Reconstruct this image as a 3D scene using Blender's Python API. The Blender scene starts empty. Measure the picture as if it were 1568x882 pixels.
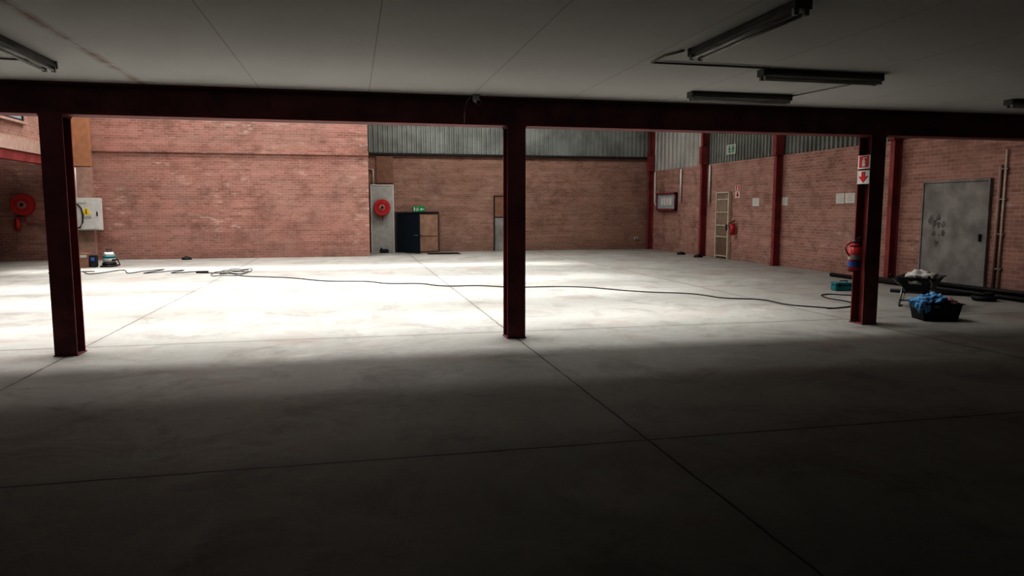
import bpy, math, random, bmesh
from mathutils import Vector, Matrix, noise
random.seed(4)
SC=bpy.context.scene
# ------------------------------------------------------------ camera
cam=bpy.data.objects.new("camera",bpy.data.cameras.new("camera"));SC.collection.objects.link(cam)
cam.location=(0,0,1.7);cam.rotation_euler=(math.radians(83.8),0,math.radians(-12.5));cam.data.lens=25.26
SC.camera=cam
try:
    SC.view_settings.view_transform='Standard'
    SC.view_settings.look='Very High Contrast'
except Exception as e: print(e)

# ------------------------------------------------------------ materials
def newmat(n,rough=.8,metal=0):
    m=bpy.data.materials.new(n);m.use_nodes=True
    nt=m.node_tree;b=nt.nodes['Principled BSDF'];b.inputs['Roughness'].default_value=rough;b.inputs['Metallic'].default_value=metal
    return m,nt,b
def N(nt,t,**k):
    n=nt.nodes.new(t)
    for a,v in k.items(): setattr(n,a,v)
    return n
def setin(n,**k):
    for a,v in k.items(): n.inputs[a.replace('_',' ')].default_value=v
def mth(nt,op,a,b=None,c=None):
    n=N(nt,'ShaderNodeMath',operation=op)
    for i,x in enumerate((a,b,c)):
        if x is None: continue
        if isinstance(x,(int,float)): n.inputs[i].default_value=x
        else: nt.links.new(x,n.inputs[i])
    return n.outputs[0]
def mix(nt,fac,a,b,bt='MIX'):
    n=N(nt,'ShaderNodeMix',data_type='RGBA',blend_type=bt)
    for i,x in ((0,fac),(6,a),(7,b)):
        if isinstance(x,(int,float)): n.inputs[i].default_value=x
        elif isinstance(x,tuple): n.inputs[i].default_value=(*x,1)
        else: nt.links.new(x,n.inputs[i])
    return n.outputs[2]
def ntex(nt,vec,scale,detail=4,rough=.55,dist=0):
    n=N(nt,'ShaderNodeTexNoise');setin(n,Scale=scale,Detail=detail,Roughness=rough,Distortion=dist)
    nt.links.new(vec,n.inputs['Vector']);return n.outputs['Fac']
def ramp(nt,f,lo,hi):
    n=N(nt,'ShaderNodeMapRange');n.clamp=True
    setin(n,From_Min=lo,From_Max=hi);nt.links.new(f,n.inputs['Value']);return n.outputs['Result']
def simple(n,c,rough=.7,metal=0,var=.12,sc=6):
    m,nt,b=newmat(n,rough,metal)
    tc=N(nt,'ShaderNodeTexCoord');f=ntex(nt,tc.outputs['Object'],sc)
    lo=tuple(max(0,x*(1-var)) for x in c);hi=tuple(min(1,x*(1+var)) for x in c)
    col=mix(nt,ramp(nt,f,.35,.65),lo,hi);nt.links.new(col,b.inputs['Base Color']);return m
def brick(n,axis,c1,c2,mort,white=.35,edge=None):
    m,nt,b=newmat(n,.85)
    tc=N(nt,'ShaderNodeTexCoord');P=tc.outputs['Object']
    s=N(nt,'ShaderNodeSeparateXYZ');nt.links.new(P,s.inputs[0])
    c=N(nt,'ShaderNodeCombineXYZ');nt.links.new(s.outputs[axis],c.inputs[0]);nt.links.new(s.outputs[2],c.inputs[1])
    t=N(nt,'ShaderNodeTexBrick');setin(t,Scale=1,Mortar_Size=.009,Mortar_Smooth=.25,Bias=0,Brick_Width=.235,Row_Height=.085)
    t.inputs['Color1'].default_value=(*c1,1);t.inputs['Color2'].default_value=(*c2,1);t.inputs['Mortar'].default_value=(*mort,1)
    nt.links.new(c.outputs[0],t.inputs['Vector'])
    big=ramp(nt,ntex(nt,P,.35,5),.3,.7)
    col=mix(nt,mth(nt,'MULTIPLY',big,.4),t.outputs['Color'],tuple(x*.6 for x in c1))
    st=N(nt,'ShaderNodeVectorMath',operation='MULTIPLY');st.inputs[1].default_value=(.5,.5,9);nt.links.new(P,st.inputs[0])
    cf=ramp(nt,ntex(nt,st.outputs[0],1.0,3),.35,.7)
    col=mix(nt,mth(nt,'MULTIPLY',cf,.4),col,tuple(min(1,x*1.3+.05) for x in c1))
    pk=ramp(nt,ntex(nt,P,.8,5,.65),.45,.7)
    col=mix(nt,mth(nt,'MULTIPLY',pk,.4),col,(.39,.29,.25))
    dk=ramp(nt,ntex(nt,P,1.4,6,.72),.50,.68)
    col=mix(nt,mth(nt,'MULTIPLY',dk,.5),col,(.16,.10,.08))
    st2=N(nt,'ShaderNodeVectorMath',operation='MULTIPLY');st2.inputs[1].default_value=(2.2,2.2,8);nt.links.new(P,st2.inputs[0])
    region=ramp(nt,ntex(nt,P,.55,2),.46,.62)
    if edge is not None: region=mth(nt,'MAXIMUM',region,ramp(nt,s.outputs[0],edge-1.2,edge))
    wf=mth(nt,'MULTIPLY',ramp(nt,ntex(nt,st2.outputs[0],1.0,5,.7),.54,.70),region)
    col=mix(nt,mth(nt,'MULTIPLY',wf,white),col,(.60,.51,.46))
    grime=ramp(nt,s.outputs[2],.7,0.0)
    col=mix(nt,mth(nt,'MULTIPLY',grime,.3),col,(.2,.14,.12))
    nt.links.new(col,b.inputs['Base Color'])
    bp=N(nt,'ShaderNodeBump');setin(bp,Strength=.35,Distance=.01);bp.invert=True;nt.links.new(t.outputs['Fac'],bp.inputs['Height']);nt.links.new(bp.outputs[0],b.inputs['Normal'])
    return m
BX=brick('brick_face_x',0,(.44,.245,.21),(.29,.155,.13),(.42,.34,.30),.85,.6)
BKm=brick('brick_back',0,(.34,.215,.17),(.24,.145,.115),(.34,.28,.23),.35)
BY=brick('brick_face_y',1,(.43,.265,.225),(.30,.175,.15),(.44,.37,.33),.55)

def floor_mat():
    m,nt,b=newmat('concrete_floor',.62)
    tc=N(nt,'ShaderNodeTexCoord');P=tc.outputs['Object']
    s=N(nt,'ShaderNodeSeparateXYZ');nt.links.new(P,s.inputs[0])
    f1=ramp(nt,ntex(nt,P,.5,6,.6),.3,.7);f2=ramp(nt,ntex(nt,P,6,6,.7),.3,.7)
    col=mix(nt,f1,(.28,.28,.265),(.355,.355,.335))
    col=mix(nt,mth(nt,'MULTIPLY',f2,.4),col,(.25,.25,.235))
    st=ramp(nt,ntex(nt,P,1.1,7,.72,.6),.50,.66)
    col=mix(nt,mth(nt,'MULTIPLY',st,.55),col,(.17,.155,.14))
    dust=ramp(nt,ntex(nt,P,.8,6,.7,.8),.53,.70)
    col=mix(nt,mth(nt,'MULTIPLY',dust,.4),col,(.45,.445,.425))
    rd=ramp(nt,ntex(nt,P,.7,3,.5),.56,.70)
    col=mix(nt,mth(nt,'MULTIPLY',rd,.35),col,(.27,.19,.165))
    sp=ramp(nt,ntex(nt,P,11,3,.6),.69,.75)
    col=mix(nt,mth(nt,'MULTIPLY',sp,.4),col,(.12,.11,.10))
    wob=mth(nt,'MULTIPLY',mth(nt,'SUBTRACT',ntex(nt,P,3,4,.7),.5),.03)
    jx=mth(nt,'PINGPONG',mth(nt,'ADD',mth(nt,'ADD',s.outputs[0],32.4-2.11),wob),2.7)
    jy=mth(nt,'PINGPONG',mth(nt,'ADD',mth(nt,'ADD',s.outputs[1],19.6-4.85),wob),2.45)
    j=mth(nt,'MINIMUM',jx,jy)
    wid=mth(nt,'ADD',.001,mth(nt,'MULTIPLY',ntex(nt,P,2.3,4,.7),.016))
    line=mth(nt,'LESS_THAN',j,wid)
    halo=mth(nt,'MULTIPLY',ramp(nt,j,.10,0.0),.22)
    col=mix(nt,halo,col,(.2,.19,.17))
    col=mix(nt,mth(nt,'MULTIPLY',line,.85),col,(.04,.037,.033))
    nt.links.new(col,b.inputs['Base Color'])
    bp=N(nt,'ShaderNodeBump');setin(bp,Strength=.2,Distance=.02);nt.links.new(f2,bp.inputs['Height']);nt.links.new(bp.outputs[0],b.inputs['Normal'])
    return m
def ceil_mat():
    m,nt,b=newmat('ceiling_board',.85)
    tc=N(nt,'ShaderNodeTexCoord');P=tc.outputs['Object']
    s=N(nt,'ShaderNodeSeparateXYZ');nt.links.new(P,s.inputs[0])
    col=mix(nt,ramp(nt,ntex(nt,P,.8,5,.65),.3,.7),(.85,.84,.82),(.90,.89,.87))
    jx=mth(nt,'PINGPONG',mth(nt,'ADD',s.outputs[0],25.6-.24),.64)
    line=mth(nt,'LESS_THAN',jx,.005)
    col=mix(nt,mth(nt,'MULTIPLY',line,.35),col,(.3,.27,.23))
    d=mth(nt,'ABSOLUTE',mth(nt,'ADD',s.outputs[0],mth(nt,'ADD',2.30,mth(nt,'MULTIPLY',ntex(nt,P,2,3),.05))))
    stn=mth(nt,'MULTIPLY',ramp(nt,d,.08,0.0),ramp(nt,ntex(nt,P,1.6,6,.75),.42,.62))
    col=mix(nt,mth(nt,'MULTIPLY',stn,.7),col,(.42,.28,.18))
    nt.links.new(col,b.inputs['Base Color']);return m
FL=floor_mat();CE=ceil_mat()
STEEL_BACKLIT=simple('red_steel_backlit',(.24,.09,.098),.5,var=.25,sc=3)  # copy of the red steel for front faces; backlit shade put into the colour
STEELB=simple('red_painted_steel',(.27,.08,.08),.5,var=.2,sc=3)
RED=simple('red_gloss_paint',(.5,.06,.065),.35,var=.08)
CLAD=simple('sheet_metal_cladding',(.29,.31,.295),.5,.2,.2,1.2)
CLADL=simple('pale_sheet_cladding',(.46,.46,.44),.5,.2,.1,1.2)
WHITE=simple('white_paint',(.62,.62,.60),.5,var=.05)
CREAM=simple('cream_paint',(.55,.5,.43),.5,var=.08)
GREY=simple('grey_door_paint',(.28,.275,.265),.6,var=.2,sc=2.5)
STAIN=simple('door_stain',(.17,.165,.16),.6,var=.3,sc=8)
LGREY=simple('pale_grey_board',(.43,.44,.42),.6,var=.08)
BLACK=simple('black_rubber',(.022,.022,.024),.55)
DARK=simple('dark_steel',(.055,.055,.06),.5,.3)
NAVY=simple('navy_door',(.02,.04,.06),.5)
BROWN=simple('brown_door',(.26,.16,.12),.6)
WOOD=simple('plywood_panel',(.38,.26,.20),.6,var=.15,sc=3)
ORANGE=simple('orange_plaster',(.43,.25,.16),.85,var=.08)
TAN=simple('tan_plaster',(.40,.28,.235),.85,var=.1)
PINK=simple('pink_plaster',(.43,.32,.28),.85,var=.08)
GREEN=simple('exit_green',(.03,.32,.14),.5)
YEL=simple('warning_yellow',(.75,.58,.06),.5)
BLUE=simple('label_blue',(.08,.17,.45),.5)
CLOTH=simple('blue_cloth',(.17,.36,.56),.9,var=.3,sc=12)
CLOTH2=simple('pinkish_rag',(.42,.25,.23),.9,var=.3,sc=12)
DUST=simple('cement_dust',(.46,.46,.44),.95,var=.2,sc=14)
TEAL=simple('teal_plastic',(.04,.22,.25),.5)
GALV=simple('galvanised_steel',(.35,.35,.34),.45,.5)
DIF=simple('fitting_enamel_backlit',(.24,.24,.23),.5)  # dark grey carries the backlit shade of the pale fitting body
TUBE=simple('fluorescent_glass',(.6,.6,.58),.25,var=.02)
GLASS=simple('window_glass',(.38,.45,.52),.1,var=.1)
ROOFM=simple('roof_sheet',(.35,.35,.34),.7)
DARKW=simple('dark_plaster',(.04,.035,.03),.9)
m,nt,b=newmat('translucent_skylight',.5);b.inputs['Base Color'].default_value=(.8,.8,.8,1);b.inputs['Emission Color'].default_value=(1,.98,.95,1);b.inputs['Emission Strength'].default_value=1.5;SKY=m

# ------------------------------------------------------------ mesh builder
class B:
    def __init__(s): s.bm=bmesh.new();s.m=[];s.L=s.bm.faces.layers.int.new('done')
    def mi(s,m):
        if m not in s.m: s.m.append(m)
        return s.m.index(m)
    def _tag(s,n0,m,smooth=False,flatcaps=False):
        k=s.mi(m);L=s.L
        for f in s.bm.faces:
            if f[L]==0:
                f[L]=1;f.material_index=k;f.smooth=smooth and not(flatcaps and len(f.verts)>4)
    def box(s,a,b,m,bev=0):
        r=bmesh.ops.create_cube(s.bm,size=1)
        for v in r['verts']: v.co=Vector([(a[i]+b[i])/2+v.co[i]*(b[i]-a[i]) for i in range(3)])
        if bev: bmesh.ops.bevel(s.bm,geom=list({e for v in r['verts'] for e in v.link_edges}),offset=bev,segments=2,affect='EDGES')
        s._tag(0,m);return s
    def cyl(s,p,q,r,m,seg=16,r2=None,caps=True):
        p=Vector(p);q=Vector(q);d=q-p
        M=Matrix.Translation((p+q)/2)@d.to_track_quat('Z','Y').to_matrix().to_4x4()
        bmesh.ops.create_cone(s.bm,cap_ends=caps,segments=seg,radius1=r,radius2=r if r2 is None else r2,depth=d.length,matrix=M)
        s._tag(0,m,True,True)
        return s
    def tube(s,pts,r,m,seg=8,closed=False):
        pts=[Vector(p) for p in pts];n=len(pts);rings=[]
        up=Vector((0,0,1))
        for i,p in enumerate(pts):
            if closed: t=pts[(i+1)%n]-pts[i-1]
            else: t=pts[min(i+1,n-1)]-pts[max(i-1,0)]
            t.normalize();a=up if abs(t.dot(up))<.95 else Vector((1,0,0))
            x=t.cross(a).normalized();y=t.cross(x)
            rings.append([s.bm.verts.new(p+r*(math.cos(k*2*math.pi/seg)*x+math.sin(k*2*math.pi/seg)*y)) for k in range(seg)])
        for i in range(n if closed else n-1):
            A=rings[i];C=rings[(i+1)%n]
            for k in range(seg): s.bm.faces.new((A[k],A[(k+1)%seg],C[(k+1)%seg],C[k]))
        if not closed: s.bm.faces.new(rings[0]);s.bm.faces.new(rings[-1][::-1])
        s._tag(0,m,True);return s
    def ring(s,c,axis,R,r,m,n=32):
        c=Vector(c);ax=Vector(axis).normalized();a=ax.orthogonal().normalized();b2=ax.cross(a)
        return s.tube([c+R*(math.cos(i*2*math.pi/n)*a+math.sin(i*2*math.pi/n)*b2) for i in range(n)],r,m,8,True)
    def prism(s,poly,axis,a,b,m):
        def P(p,h):
            if axis==0:return (h,p[0],p[1])
            if axis==1:return (p[0],h,p[1])
            return (p[0],p[1],h)
        A=[s.bm.verts.new(P(p,a)) for p in poly];C=[s.bm.verts.new(P(p,b)) for p in poly];n=len(poly)
        s.bm.faces.new(A);s.bm.faces.new(C[::-1])
        for i in range(n): s.bm.faces.new((A[i],C[i],C[(i+1)%n],A[(i+1)%n]))
        s._tag(0,m);return s
    def blob(s,c,sc,m,amp=.25,fr=4,sub=4,seed=0):
        r=bmesh.ops.create_icosphere(s.bm,subdivisions=sub,radius=1)
        for v in r['verts']:
            k=1+amp*noise.fractal(v.co*fr*.5+Vector((seed,0,0)),1,2,3)
            v.co=Vector([c[i]+v.co[i]*k*sc[i] for i in range(3)])
        s._tag(0,m,True);return s
    def pan(s,c,L0,W0,L1,W1,z0,z1,th,m):
        bm=s.bm
        def rect(l,w,z):
            return [bm.verts.new((c[0]+x*l/2,c[1]+y*w/2,z)) for x,y in((-1,-1),(1,-1),(1,1),(-1,1))]
        o0=rect(L0,W0,z0);o1=rect(L1,W1,z1);o2=rect(L1+.05,W1+.05,z1);o3=rect(L1+.05,W1+.05,z1+th);i1=rect(L1-2*th,W1-2*th,z1+th);i0=rect(L0-2*th,W0-2*th,z0+th)
        seq=[o0,o1,o2,o3,i1,i0]
        for A,C in zip(seq,seq[1:]):
            for k in range(4): bm.faces.new((A[k],A[(k+1)%4],C[(k+1)%4],C[k]))
        bm.faces.new(o0[::-1]);bm.faces.new(i0);s._tag(0,m);return s
    def done(s,name,M=None):
        bmesh.ops.recalc_face_normals(s.bm,faces=s.bm.faces)
        me=bpy.data.meshes.new(name);s.bm.to_mesh(me);s.bm.free()
        for x in s.m: me.materials.append(x)
        o=bpy.data.objects.new(name,me);SC.collection.objects.link(o)
        if M is not None: o.matrix_world=M
        return o
def bx(name,a,b,m): return B().box(a,b,m).done(name)

# ------------------------------------------------------------ shell
XL,XR,YN,YB=-16,12.75,-6,29.5;RZ=8
bx('floor',(XL-.2,YN-.2,-.15),(XR+.2,YB+.2,0),FL)
bx('ceiling',(XL,YN,3.14),(XR,9.2,3.3),CE)
bx('wall_back',(XL,YB,0),(XR+.2,YB+.2,3.95),BKm)
bx('wall_brick_block',(-9.4,27,0),(.62,YB,RZ),BX)
bx('trim_brick_ledge',(-9.4,26.95,3.66),(.64,27,3.76),BX)
bx('wall_right',(XR,YN,0),(XR+.2,YB,3.35),BY)
bx('wall_left',(XL-.2,YN,0),(XL,YB,RZ),BY)
bx('wall_near',(XL,YN-.2,0),(XR,YN,3.3),DARKW)
bx('roof',(XL-.2,9.2,RZ),(XR+.2,YB+.2,RZ+.15),ROOFM)
bx('wall_above_mezzanine',(XL,9.3,3.3),(XR,9.45,RZ),PINK)
bx('wall_under_gallery',(XL,27.2,0),(-9.4,YB,3.4),BX)
bx('wall_gallery',(-9.6,12,3.78),(-9.4,27,RZ),BY)
bx('trim_gallery_ledge',(-9.6,12,3.4),(-9.3,27,3.78),PINK)
bx('gallery_steel_beam',(-9.55,12,3.12),(-9.35,27,3.4),STEELB)
bx('ceiling_gallery',(XL,12,3.4),(-9.6,27,3.5),CE)
b=B();b.box((-9.2,26.78,3.15),(-8.5,27,RZ),ORANGE);b.box((-9.2,26.78,0),(-8.5,27,3.13),TAN);b.done('wall_pilaster')
def cladding(name,axis,u0,u1,fixed,z0,z1,m,sgn,dep=.04,p=.19,m2=None):
    b=B();prof=[(0,0),(.4,0),(.5,1),(.9,1)];pts=[];u=u0
    while u<u1:
        for a,h in prof:
            if u+a*p<=u1: pts.append((u+a*p,h*dep))
        u+=p
    bm=b.bm;prev=None
    for uu,h in pts:
        c=fixed+sgn*h
        q=[(uu,c,z) if axis==0 else (c,uu,z) for z in(z0,z1)]
        vs=[bm.verts.new(x) for x in q]
        if prev:
            bm.faces.new((prev[0][0],vs[0],vs[1],prev[0][1]));b._tag(0,m2 if (m2 and h==0) else m)
        prev=(vs,)
    return b.done(name)
cladding('wall_cladding_back',0,.62,XR,29.55,3.93,RZ,CLAD,-1,.05)
cladding('wall_cladding_side',1,YN,24.5,12.84,3.33,RZ,CLAD,-1,.06)
cladding('wall_cladding_corner',1,24.5,YB,12.84,3.33,RZ,CLADL,-1,.06,.38,CLAD)  # recessed faces use the darker sheet, painting in shade between the ribs
bx('trim_cladding_girt',(.64,29.38,3.88),(XR-.25,29.5,3.96),DARK)
b=B();b.box((XL,9.2,2.78),(XR,9.5,2.805),STEELB);b.box((XL,9.2,3.115),(XR,9.5,3.14),STEEL_BACKLIT);b.box((XL,9.26,2.805),(XR,9.3,3.115),STEEL_BACKLIT)  # lower flange in the redder steel, its lit edge put into the colour
b.done('mezzanine_steel_beam')
def hcol(name,x,y0,z1,m,w=.24,d=.27,t=.02,mside=None):
    b=B();b.box((x-w/2,y0,.015),(x+w/2,y0+t,z1),m);b.box((x-w/2,y0+d-t,.015),(x+w/2,y0+d,z1),mside or m);b.box((x-.01,y0+t,.015),(x+.01,y0+d-t,z1),mside or m)
    b.box((x-w/2-.01,y0-.01,0),(x+w/2+.01,y0+d+.01,.015),m)
    b.box((x-w/2-.01,y0-.005,z1-.02),(x+w/2+.01,y0+d+.005,z1),m)
    for dx in(-.08,.08):
        for dy in (.06,d-.06): b.cyl((x+dx,y0+dy,.015),(x+dx,y0+dy,.05),.014,DARK,6)
    return b.done(name)
for x in (-8.7,-3.3,2.1,7.5): hcol('steel_column',x,9.2,2.78,STEEL_BACKLIT,mside=STEELB)
def wcol(y):
    b=B();b.box((12.55,y-.01,.015),(12.73,y+.01,7.9),STEELB);b.box((12.53,y-.07,.015),(12.55,y+.07,7.9),STEELB);b.box((12.73,y-.07,.015),(12.75,y+.07,7.9),STEELB)
    b.box((12.50,y-.1,0),(12.75,y+.1,.015),STEELB);b.box((12.48,y-.09,3.35),(12.75,y+.09,4.0),STEELB);return b.done('wall_steel_column')
for y in (29.3,24.5,19.75,14.9,10.0): wcol(y)

# ------------------------------------------------------------ skylights / light
def lamp(y,p,sp,w,xs=20,xc=-3.2):
    l=bpy.data.lights.new('skylight_light',"AREA");l.shape='RECTANGLE';l.size=xs;l.size_y=w;l.energy=p;l.spread=math.radians(sp)
    o=bpy.data.objects.new('skylight_light',l);o.location=(xc,y,7.9);SC.collection.objects.link(o);l.color=(1,.99,.97)
for y in (11.3,14.6,17.8,22.0,26.0):
    bx('window_skylight',(-14,y-.5,7.95),(10,y+.5,7.99),SKY)
lamp(11.6,480,135,1);lamp(14.6,315,108,1);lamp(17.8,300,108,1);lamp(22,420,118,1);lamp(25.8,460,150,1,23,-1)
lamp(11.0,72,26,.8);lamp(14.4,46,20,.6);lamp(17.4,60,20,.6);lamp(22.2,70,18,.5)
w=bpy.data.worlds.new('world');SC.world=w;w.use_nodes=True;w.node_tree.nodes['Background'].inputs[0].default_value=(.5,.55,.6,1);w.node_tree.nodes['Background'].inputs[1].default_value=.3

# ------------------------------------------------------------ fluorescent fittings
def fitting(p,ang,L=1.4):
    b=B()
    b.prism([(-.045,.09),(.045,.09),(.06,.05),(.06,.03),(-.06,.03),(-.06,.05)],0,-L/2,L/2,DIF)
    for y in(-.04,.04):
        b.cyl((-L/2+.04,y,0),(L/2-.04,y,0),.014,TUBE,12)
        for s in(-1,1):
            b.box((s*(L/2-.025)-.015,y-.018,-.018),(s*(L/2-.025)+.015,y+.018,.035),WHITE)
    for s in(-1,1): b.box((s*L/2-.012,-.065,.02),(s*L/2+.012,.065,.09),DIF)
    return b.done('fluorescent_light_fitting',Matrix.Translation((p[0],p[1],3.05))@Matrix.Rotation(ang,4,'Z'))
fitting((3.05,5.35),math.pi/2,1.6);fitting((4.86,6.87),0,1.4);fitting((4.76,8.33),0,1.35);fitting((-2.84,7.2),math.pi/2,1.6);fitting((9.15,8.0),0,1.4)
b=B()
b.tube([(2.95,6.16,3.125),(2.88,6.4,3.125),(2.88,6.72,3.125),(4.16,6.72,3.125)],.010,GALV)
b.tube([(5.45,8.3,3.125),(5.6,7.4,3.125),(5.58,6.98,3.125)],.007,GALV)
b.tube([(-5,7.75,3.125),(-2.95,7.9,3.125)],.010,GALV)
b.done('ceiling_conduit')
b=B();b.cyl((1.56,9.13,3.14),(1.56,9.13,3.1),.045,WHITE);b.blob((1.56,9.13,3.085),(.045,.045,.045),WHITE,0);b.cyl((1.56,9.14,3.075),(1.57,9.0,3.03),.032,WHITE);b.cyl((1.57,9.0,3.03),(1.571,8.985,3.026),.024,BLACK)
b.tube([(1.5,9.16,3.12),(1.44,9.17,3.05),(1.42,9.18,2.9),(1.42,9.18,2.79)],.007,WHITE);b.done('security_camera')

# ------------------------------------------------------------ fire equipment
def reel(x,y,z,R=.32,pipe=True):
    b=B();b.cyl((x,y-.03,z),(x,y-.05,z),R,RED,40);b.cyl((x,y-.2,z),(x,y-.215,z),R,RED,40)
    b.cyl((x,y-.05,z),(x,y-.2,z),R*.82,BLACK,32)
    for k in range(4): b.ring((x,y-.07-k*.035,z),(0,1,0),R*.84,.018,BLACK)
    b.ring((x,y-.208,z),(0,1,0),R,.014,RED);b.ring((x,y-.04,z),(0,1,0),R,.014,RED)
    b.cyl((x,y-.215,z),(x,y-.225,z),R*.38,CLOTH2,28);b.cyl((x,y-.225,z),(x,y-.26,z),R*.16,DARK,20);b.ring((x,y-.222,z),(0,1,0),R*.62,.008,STEELB)
    b.box((x-.05,y-.03,z-.1),(x+.05,y,z+.1),RED)
    b.tube([(x,y-.1,z-.2),(x+.03,y-.12,z-R-.08),(x+.02,y-.1,z-R-.22)],.018,RED)
    if pipe: b.tube([(x+.02,y-.1,z-R-.2),(x+.05,y-.07,z-R-.28),(x+.9,y-.07,z-R-.3)],.022,STEELB)
    return b.done('fire_hose_reel')
reel(1.18,29.4,1.8,.31,False);reel(-10.7,27.2,1.87,.34)
def ext(x,y,z0,H,face,hose_side=1,label=True):
    fx,fy=face;sx,sy=-fy,fx;r=H*.17;b=B()
    b.cyl((x,y,z0),(x,y,z0+H*.68),r,RED,24);b.cyl((x,y,z0+H*.68),(x,y,z0+H*.78),r,RED,24,r*.45);b.cyl((x,y,z0+H*.78),(x,y,z0+H*.86),r*.3,GALV,12)
    b.cyl((x,y,z0-.01),(x,y,z0+.02),r*.93,DARK,24)
    if label: b.cyl((x,y,z0+H*.12),(x,y,z0+H*.28),r*1.01,BLUE,24,caps=False);b.cyl((x,y,z0+H*.33),(x,y,z0+H*.46),r*1.01,LGREY,24,caps=False)
    b.cyl((x-sx*.02,y-sy*.02,z0+H*.86),(x+sx*r*1.5,y+sy*r*1.5,z0+H*.97),.012,BLACK,8)
    b.cyl((x-sx*.02,y-sy*.02,z0+H*.84),(x+sx*r*1.5,y+sy*r*1.5,z0+H*.87),.010,BLACK,8)
    b.cyl((x,y,z0+H*.84),(x+fx*.04,y+fy*.04,z0+H*.84),.018,GALV,12)
    pts=[]
    for t in range(13):
        a=math.pi*t/12;o=r*.2+r*1.6*math.sin(a)
        pts.append((x+fx*o,y+fy*o,z0+H*(.84-.55*t/12)+.05*math.sin(a)))
    b.tube(pts,.011,BLACK if not label else RED);b.cyl(pts[-1],(pts[-1][0],pts[-1][1],pts[-1][2]-.07),.014,BLACK,10,.02)
    b.box((x-fx*(r+.01)-.02,y-fy*(r+.01)-.02,z0+H*.4),(x-fx*(r-.01)+.02,y-fy*(r-.01)+.02,z0+H*.55),DARK)
    return b.done('fire_extinguisher')
ext(7.27,9.3,.8,.52,(-1,0),1)
ext(12.62,22.3,.87,.5,(-1,0),1,False)
ext(-10.9,27.07,1.05,.5,(0,-1),1,False)
def sign_side(name,x,y0,y1,z0,z1,kind):
    b=B();b.box((x-.006,y0,z0),(x,y1,z1),WHITE);cy=(y0+y1)/2;cz=(z0+z1)/2;w=(y1-y0);h=z1-z0;X0=x-.009
    if kind=='ext':
        b.box((X0,y0+w*.12,z0+h*.12),(x-.006,y1-w*.12,z1-h*.06),RED)
        b.prism([(cy-w*.13,z0+h*.18),(cy+w*.13,z0+h*.18),(cy+w*.13,z0+h*.62),(cy+w*.04,z0+h*.75),(cy-w*.04,z0+h*.75),(cy-w*.13,z0+h*.62)],0,x-.012,X0,WHITE)
        b.box((x-.012,cy-w*.25,z0+h*.77),(X0,cy+w*.1,z0+h*.84),WHITE)
    if kind=='arrow':
        b.prism([(cy,z0+h*.1),(cy+w*.36,z0+h*.55),(cy+w*.14,z0+h*.55),(cy+w*.14,z1-h*.1),(cy-w*.14,z1-h*.1),(cy-w*.14,z0+h*.55),(cy-w*.36,z0+h*.55)],0,x-.012,x-.006,RED)
    if kind=='text':
        for k in range(4): b.box((X0,y0+w*.12,z1-h*(.2+.19*k)),(x-.006,y1-w*(.12+.1*(k%2)),z1-h*(.16+.19*k)),LGREY)
    if kind=='man':
        b.box((X0,y0+w*.05,z0+h*.05),(x-.006,y1-w*.05,z1-h*.05),LGREY)
        for o in (-.22,.18):
            c=cy+w*o
            b.cyl((X0,c,z0+h*.8),(x-.012,c,z0+h*.8),w*.06,GREEN,12);b.box((x-.012,c-w*.05,z0+h*.4),(X0,c+w*.05,z0+h*.7),GREEN);b.box((x-.012,c-w*.14,z0+h*.52),(X0,c+w*.14,z0+h*.62),GREEN);b.box((x-.012,c-w*.12,z0+h*.15),(X0,c-w*.04,z0+h*.4),GREEN);b.box((x-.012,c+w*.03,z0+h*.15),(X0,c+w*.11,z0+h*.4),GREEN)
    return b.done(name)
sign_side('fire_extinguisher_sign',7.378,9.2,9.46,2.3,2.5,'ext');sign_side('arrow_sign',7.378,9.2,9.46,2.08,2.28,'arrow')
sign_side('fire_extinguisher_sign',12.745,22.1,22.4,2.32,2.53,'ext');sign_side('arrow_sign',12.745,22.1,22.4,2.1,2.31,'arrow')
sign_side('paper_notice',12.745,20.9,21.3,1.82,2.08,'text');sign_side('paper_notice',12.745,19.35,19.65,1.83,2.08,'text')
sign_side('paper_notice',12.745,16.82,17.15,1.87,2.14,'text');sign_side('paper_notice',12.745,16.4,16.78,1.88,2.14,'text')
sign_side('emergency_exit_sign',12.76,22.5,23.1,3.6,3.93,'man')
b=B();b.box((2.42,29.42,1.63),(2.9,29.5,1.85),GREEN)
c=2.6;b.cyl((c,29.42,1.8),(c,29.415,1.8),.022,WHITE,12);b.box((c-.02,29.414,1.71),(c+.02,29.42,1.775),WHITE);b.box((c-.07,29.414,1.73),(c+.06,29.42,1.755),WHITE);b.box((c-.05,29.414,1.65),(c-.015,29.42,1.71),WHITE);b.box((c+.015,29.414,1.66),(c+.05,29.42,1.71),WHITE)
b.prism([(2.70,1.73),(2.77,1.80),(2.77,1.75),(2.86,1.75),(2.86,1.71),(2.77,1.71),(2.77,1.66)],1,29.414,29.42,WHITE);b.box((2.45,29.414,1.66),(2.5,29.42,1.81),WHITE);b.done('exit_sign')

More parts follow.
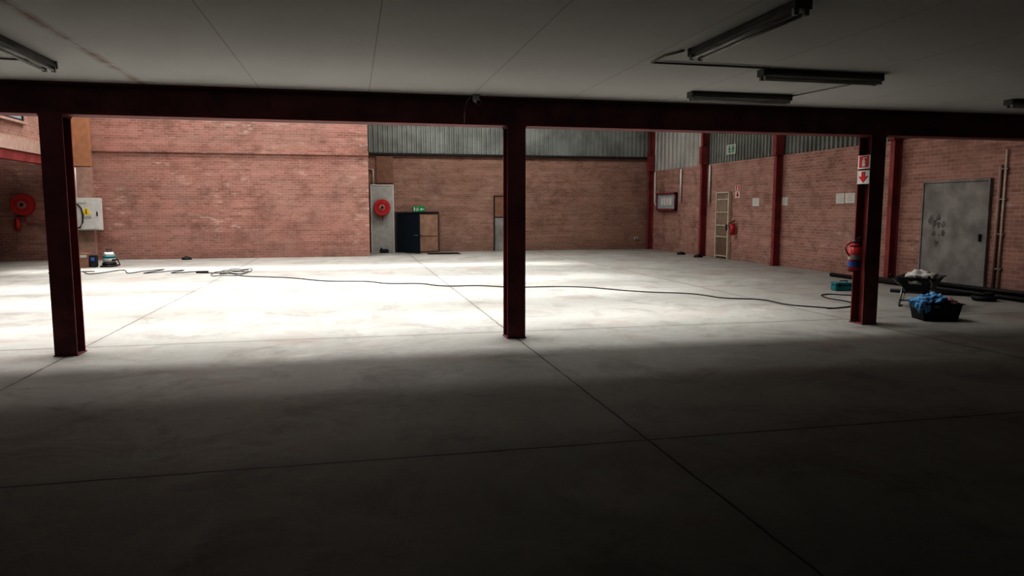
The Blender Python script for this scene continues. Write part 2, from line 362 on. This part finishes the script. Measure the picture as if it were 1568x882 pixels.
# ------------------------------------------------------------ back wall items
b=B();b.box((.74,29.42,0),(1.66,29.495,2.71),LGREY);b.box((.74,29.40,0),(.78,29.42,2.71),WHITE);b.box((1.62,29.40,0),(1.66,29.42,2.71),WHITE);b.box((.78,29.40,2.67),(1.62,29.42,2.71),WHITE);b.done('hose_reel_backboard')
b=B();b.box((.98,29.44,2.76),(1.66,29.495,3.86),BROWN);b.box((1.0,29.43,2.8),(1.64,29.44,3.84),BROWN);b.done('brown_wall_panel')
b=B();b.tube([(.86,29.44,2.72),(.86,29.44,3.3),(.66,29.44,3.32)],.025,WHITE);b.done('white_pipe')
b=B();b.box((1.72,29.36,0),(1.78,29.495,1.62),DARK);b.box((3.4,29.36,0),(3.46,29.495,1.62),DARK);b.box((1.78,29.36,1.56),(3.4,29.495,1.62),DARK);b.box((1.78,29.47,0),(3.4,29.495,1.56),BLACK)  # black panel fills the doorway, painting in the dark of the opening
b.done('door_frame')
def leaf(name,hx,hy,ang,L,m,h=1.54,sg=1,m2=None):
    b=B();x=sg*L;m2=m2 or m
    b.box((min(0,x),-.02,.02),(max(0,x),.02,h) ,m)
    b.box((min(x*.06,x*.94),-.028,.06),(max(x*.06,x*.94),-.02,h*.40),m2);b.box((min(x*.06,x*.94),-.028,h*.43),(max(x*.06,x*.94),-.02,h*.97),m2)
    b.cyl((x*.93,-.06,.72),(x*.93,-.02,.72),.015,GALV,8);b.cyl((x*.93,-.06,.72),(x*.8,-.06,.72),.012,GALV,8)
    return b.done(name,Matrix.Translation((hx,hy,0))@Matrix.Rotation(ang,4,'Z'))
leaf('door_1',1.80,29.33,math.radians(-60),1.5,NAVY)
leaf('door_2',3.42,29.33,math.radians(32),1.0,BROWN,sg=-1,m2=WOOD)
b=B();b.box((2.85,27.6,0),(4.1,28.6,.012),BLACK,.004);b.done('dark_floor_panel')  # thin dark slab lying on the floor in front of the door
b=B();b.box((5.8,29.44,0),(6.9,29.495,1.38),GREY);b.box((5.8,29.44,1.42),(6.9,29.495,2.25),BROWN);b.box((5.76,29.43,0),(5.8,29.495,2.29),DARK);b.box((6.9,29.43,0),(6.94,29.495,2.29),DARK);b.box((5.76,29.43,2.25),(6.94,29.495,2.29),DARK);b.box((5.8,29.43,1.38),(6.9,29.495,1.42),DARK);b.done('door_3')
b=B();b.box((12.0,29.46,.42),(12.16,29.5,.52),WHITE);b.box((12.03,29.452,.445),(12.07,29.46,.495),DARK);b.box((12.09,29.452,.445),(12.13,29.46,.495),DARK);b.done('wall_socket')
b=B();b.box((1.05,29.0,0),(1.4,29.25,.14),DARK,.02);b.cyl((1.12,29.12,.14),(1.12,29.12,.2),.03,BLACK);b.done('small_dark_box')
# ------------------------------------------------------------ right wall items
b=B();Y0,Y1,Z0,Z1=26.85,28.65,1.68,2.4
b.box((12.66,Y0,Z0),(12.745,Y1,Z1),DARK);b.box((12.655,Y0+.06,Z0+.06),(12.66,Y1-.06,Z1-.06),GLASS);b.box((12.65,Y0+.3,Z0+.17),(12.655,Y1-.3,Z1-.17),LGREY)
for a in(Y0,Y1-.07): b.box((12.62,a,Z0),(12.66,a+.07,Z1),STEELB)
for z in (Z0,Z1-.07): b.box((12.62,Y0,z),(12.66,Y1,z+.07),STEELB)
for k in range(4): b.box((12.645,Y0+.4+k*.26,Z0+.22),(12.65,Y0+.58+k*.26,Z0+.5),WHITE)
b.done('notice_board')
b=B();b.tube([(12.70,26.5,3.3),(12.70,26.5,2.0)],.04,WHITE);b.tube([(12.70,24.15,3.3),(12.70,24.15,1.95)],.04,WHITE);b.tube([(12.70,29.0,3.3),(12.70,29.0,2.0),(12.70,28.8,1.9)],.035,WHITE);b.done('wall_conduit')
b=B();Y0,Y1,H=22.66,23.52,2.33
b.box((12.73,Y0,0),(12.745,Y1,H),BROWN)
for a in(Y0-.03,Y1-.03): b.box((12.64,a,0),(12.745,a+.06,H),CREAM)
b.box((12.64,Y0,H-.05),(12.745,Y1,H),CREAM)
for k in range(1,8): b.cyl((12.67,Y0+k*(Y1-Y0)/8,.05),(12.67,Y0+k*(Y1-Y0)/8,H-.05),.014,CREAM,8)
for z in(.08,.75,1.15,1.6,2.05): b.box((12.655,Y0,z),(12.685,Y1,z+.035),CREAM)
b.box((12.63,Y0+.02,1.0),(12.7,Y0+.14,1.2),DARK);b.done('security_gate')
b=B();Y0,Y1=12.32,14.02
b.box((12.69,Y0,.02),(12.74,Y1,2.3),GREY,.004)
for a in(Y0-.04,Y1): b.box((12.67,a,0),(12.745,a+.04,2.34),GREY)
b.box((12.67,Y0,2.3),(12.745,Y1,2.34),GREY)
rr=random.Random(7)
for k in range(12):
    y=rr.gauss(13.6,.14);z=rr.gauss(1.2,.36);s=rr.uniform(.03,.09);y=min(y,13.92)
    n=11;b.prism([(y+s*rr.uniform(.6,1.2)*math.cos(i*2*math.pi/n),z+1.2*s*rr.uniform(.6,1.2)*math.sin(i*2*math.pi/n)) for i in range(n)],0,12.6885-.0002*k,12.69,STAIN)
b.box((12.64,12.42,1.05),(12.69,12.46,1.2),DARK);b.done('door_4')
b=B();b.tube([(12.71,12.1,2.6),(12.71,12.1,.05)],.03,PINK);b.tube([(12.71,11.98,2.9),(12.71,11.98,.05)],.022,CREAM)
for z in(.5,1.2,1.9,2.5): b.box((12.70,11.93,z),(12.745,12.15,z+.03),GALV)
b.done('wall_pipe')
# ------------------------------------------------------------ left items
b=B();b.box((-9.02,26.5,1.03),(-8.2,26.775,2.1),WHITE,.012);b.box((-8.98,26.485,1.07),(-8.24,26.5,2.06),WHITE,.004)
b.prism([(-8.75,1.55),(-8.47,1.55),(-8.61,1.8)],1,26.478,26.485,YEL);b.prism([(-8.625,1.66),(-8.595,1.66),(-8.61,1.74)],1,26.474,26.478,BLACK);b.box((-8.625,26.474,1.58),(-8.595,26.478,1.64),BLACK)
b.box((-8.75,26.479,1.42),(-8.47,26.485,1.5),LGREY);b.box((-8.3,26.46,1.5),(-8.27,26.485,1.64),DARK);b.box((-8.98,26.48,1.9),(-8.6,26.485,1.95),LGREY);b.done('electrical_distribution_box')
b=B();b.tube([(-9.1,26.74,3.1),(-9.1,26.72,2.2),(-9.1,26.72,0)],.035,WHITE);b.tube([(-8.95,26.74,3.1),(-8.95,26.72,2.11)],.02,WHITE)
b.tube([(-8.95+.25*math.sin(t*.5)*(1 if t<7 else .6),26.43,1.9-.13*t+.12*math.sin(t)) for t in range(9)],.022,BLACK);b.done('electrical_conduit')
x,y=-7.19,23.8
b=B();b.cyl((x,y,.05),(x,y,.12),.2,BLACK,28,.19);b.cyl((x,y,.12),(x,y,.27),.165,LGREY,28,.17);b.cyl((x,y,.27),(x,y,.33),.18,TEAL,28);b.cyl((x,y,.33),(x,y,.44),.17,WHITE,28,.11);b.cyl((x,y,.44),(x,y,.47),.1,DARK,20,.07)
for k in range(4):
    a=math.pi/4+k*math.pi/2;b.cyl((x+.17*math.cos(a),y+.17*math.sin(a)-.015,.035),(x+.17*math.cos(a),y+.17*math.sin(a)+.015,.035),.035,BLACK,14)
b.tube([(x-.07,y,.44),(x-.07,y,.52),(x+.07,y,.52),(x+.07,y,.44)],.012,BLACK)
b.tube([(x+.12,y-.12,.2),(x+.28,y-.18,.22),(x+.32,y-.1,.06),(x+.15,y-.32,.03),(x-.15,y-.34,.03)],.025,BLACK);b.done('wet_vacuum_cleaner')
b=B();b.box((-7.95,23.4,0),(-7.65,23.8,.42),BROWN,.01);b.box((-7.93,23.39,.3),(-7.67,23.4,.38),LGREY);b.box((-7.64,23.5,0),(-7.46,23.7,.36),DARK,.02);b.box((-7.6,23.49,.2),(-7.5,23.5,.3),BLUE);b.done('cardboard_box')
for (x,y) in ((-5.6,26.6),(12.3,25.5),(12.2,23.9)):
    b=B();b.cyl((x,y,0),(x,y,.05),.17,BLACK,20,.15);b.cyl((x,y,.05),(x,y,.11),.1,BLACK,16,.05);b.ring((x,y,.06),(0,0,1),.13,.02,DARK,20);b.done('cable_coil')
b=B();Y0,Y1,Z0,Z1=19.6,24.1,4.3,5.6
b.box((-9.4,Y0,Z0),(-9.385,Y1,Z1),GLASS)
for k in range(5): y=Y0+k*(Y1-Y0)/4;b.box((-9.4,y-.03,Z0),(-9.35,y+.03,Z1),DARK)
for z in(Z0,(Z0+Z1)/2,Z1): b.box((-9.4,Y0,z-.03),(-9.35,Y1,z+.03),DARK)
b.box((-9.4,Y0-.1,Z0-.1),(-9.28,Y1+.1,Z0-.03),PINK);b.done('window_1')
# ------------------------------------------------------------ extension cord
key=[(-8.6,26.3),(-8.4,24.5),(-8.25,22.6),(-7.3,21.5),(-5.72,21.6),(-4.0,20.8),(-3.24,20.2),(-2.3,19.2),(-.63,17.8),(.87,16.85),(2.27,15.9),(3.3,15.5),(4.48,15.17),(5.65,14.25),(6.98,12.8),(7.65,11.6),(8.02,10.75),(8.5,11.0),(8.9,11.6),(9.0,12.1),(9.3,12.6),(9.7,12.4),(9.9,12.8)]
pts=[];dist=0;last=None
for i in range(len(key)-1):
    p0=Vector(key[max(i-1,0)]);p1=Vector(key[i]);p2=Vector(key[i+1]);p3=Vector(key[min(i+2,len(key)-1)])
    n=int((p2-p1).length/.05)+2
    for k in range(n):
        t=k/n;q=.5*((2*p1)+(-p0+p2)*t+(2*p0-5*p1+4*p2-p3)*t*t+(-p0+3*p1-3*p2+p3)*t**3)
        if last is not None: dist+=(q-last).length
        last=q.copy();d=(p2-p1).normalized();nn=Vector((-d.y,d.x))
        wl=min(1,max(0,(-3.8-q.x)/1.0))*min(1,max(0,(q.x+8.2)/.6))
        env=.5+.5*noise.noise(Vector((dist*.5,0,0)))+.35
        off=wl*.6*env*math.sin(dist*7.5+math.sin(dist*1.7))+(1-wl)*.14*env*math.sin(dist*3.3+1.5*math.sin(dist*.8))
        q=q+nn*off
        pts.append((q.x,q.y,.012))
b=B();b.tube(pts,.0115,DARK,6)
for k in range(3):
    b.tube([(-3.25+.12*k+(.4-.05*k)*math.cos(a),20.2+.25*k+(.75-.12*k)*math.sin(a),.02+.02*k+.02*math.sin(3*a)) for a in [i*2*math.pi/30 for i in range(30)]],.0105,DARK,6,True)
b.box((-4.15,20.72,0),(-3.85,20.86,.05),BLACK,.01);b.done('extension_cord')
# ------------------------------------------------------------ wheelbarrow, tub, toolbox, pipes
b=B()
b.pan((0,0),.5,.36,.82,.62,.27,.52,.012,DARK)
b.blob((.0,0,.47),(.36,.26,.15),DUST,.35,5,4,3)
for s in(-1,1):
    b.tube([(-.85,s*.28,.56),(-.55,s*.27,.46),(0,s*.17,.25),(.55,s*.07,.2)],.018,GALV)
    b.tube([(-.97,s*.285,.6),(-.83,s*.28,.555)],.024,BLACK)
    b.tube([(-.32,s*.22,.33),(-.36,s*.25,.018),(-.14,s*.25,.018),(-.1,s*.2,.28)],.018,GALV)
    b.tube([(.35,s*.2,.45),(.5,s*.07,.22)],.014,DARK)
b.tube([(-.36,-.25,.12),(-.36,.25,.12)],.012,DARK)
b.ring((.56,0,.19),(0,1,0),.145,.045,BLACK);b.cyl((.56,-.05,.19),(.56,.05,.19),.05,GALV);b.cyl((.56,-.09,.19),(.56,.09,.19),.014,GALV,8)
for k in range(5):
    a=k*2*math.pi/5;b.cyl((.56,0,.19),(.56+.12*math.cos(a),0,.19+.12*math.sin(a)),.012,GALV,6)
b.done('wheelbarrow',Matrix.Translation((9.85,10.85,0))@Matrix.Rotation(math.radians(38),4,'Z'))
b=B();b.pan((0,0),.5,.36,.6,.42,0,.26,.01,BLACK)
b.blob((-.1,-.02,.27),(.24,.19,.13),CLOTH,.45,4.5,5,1);b.blob((-.25,-.14,.24),(.12,.1,.12),CLOTH,.4,4,4,5);b.blob((.0,-.08,.31),(.11,.09,.09),CLOTH,.45,4,4,8);b.blob((.17,.02,.26),(.14,.17,.08),CLOTH2,.45,5,4,9)
for s in(-1,1): b.box((s*.29-.02,-.08,.2),(s*.29+.02+s*.015,.08,.23),BLACK)
b.done('plastic_tub_with_rags',Matrix.Translation((8.85,9.42,0))@Matrix.Rotation(math.radians(-15),4,'Z'))
b=B();b.box((-.22,-.12,0),(.22,.12,.12),TEAL,.015);b.box((-.225,-.125,.12),(.225,.125,.17),TEAL,.015);b.tube([(-.08,0,.17),(-.07,0,.205),(.07,0,.205),(.08,0,.17)],.01,BLACK)
for x in(-.14,.14): b.box((x-.025,-.135,.09),(x+.025,-.12,.15),BLACK)
b.done('toolbox',Matrix.Translation((10.16,13.3,0))@Matrix.Rotation(math.radians(-10),4,'Z'))
b=B()
b.cyl((12.1,9.6,.05),(12.0,16.2,.05),.05,BLACK);b.cyl((12.24,9.8,.06),(12.2,15.2,.06),.06,DARK);b.cyl((12.38,9.7,.04),(12.36,14.2,.04),.04,GALV);b.cyl((12.17,9.7,.15),(12.13,13.5,.14),.045,BLACK)
b.cyl((11.9,11.8,.04),(10.9,12.8,.04),.035,DARK);b.done('steel_pipes')
b=B();b.ring((11.6,11.2,.05),(0,0,1),.16,.05,BLACK,24);b.ring((11.61,11.2,.13),(0,0,1),.13,.03,BLACK,24);b.done('hose_coil')
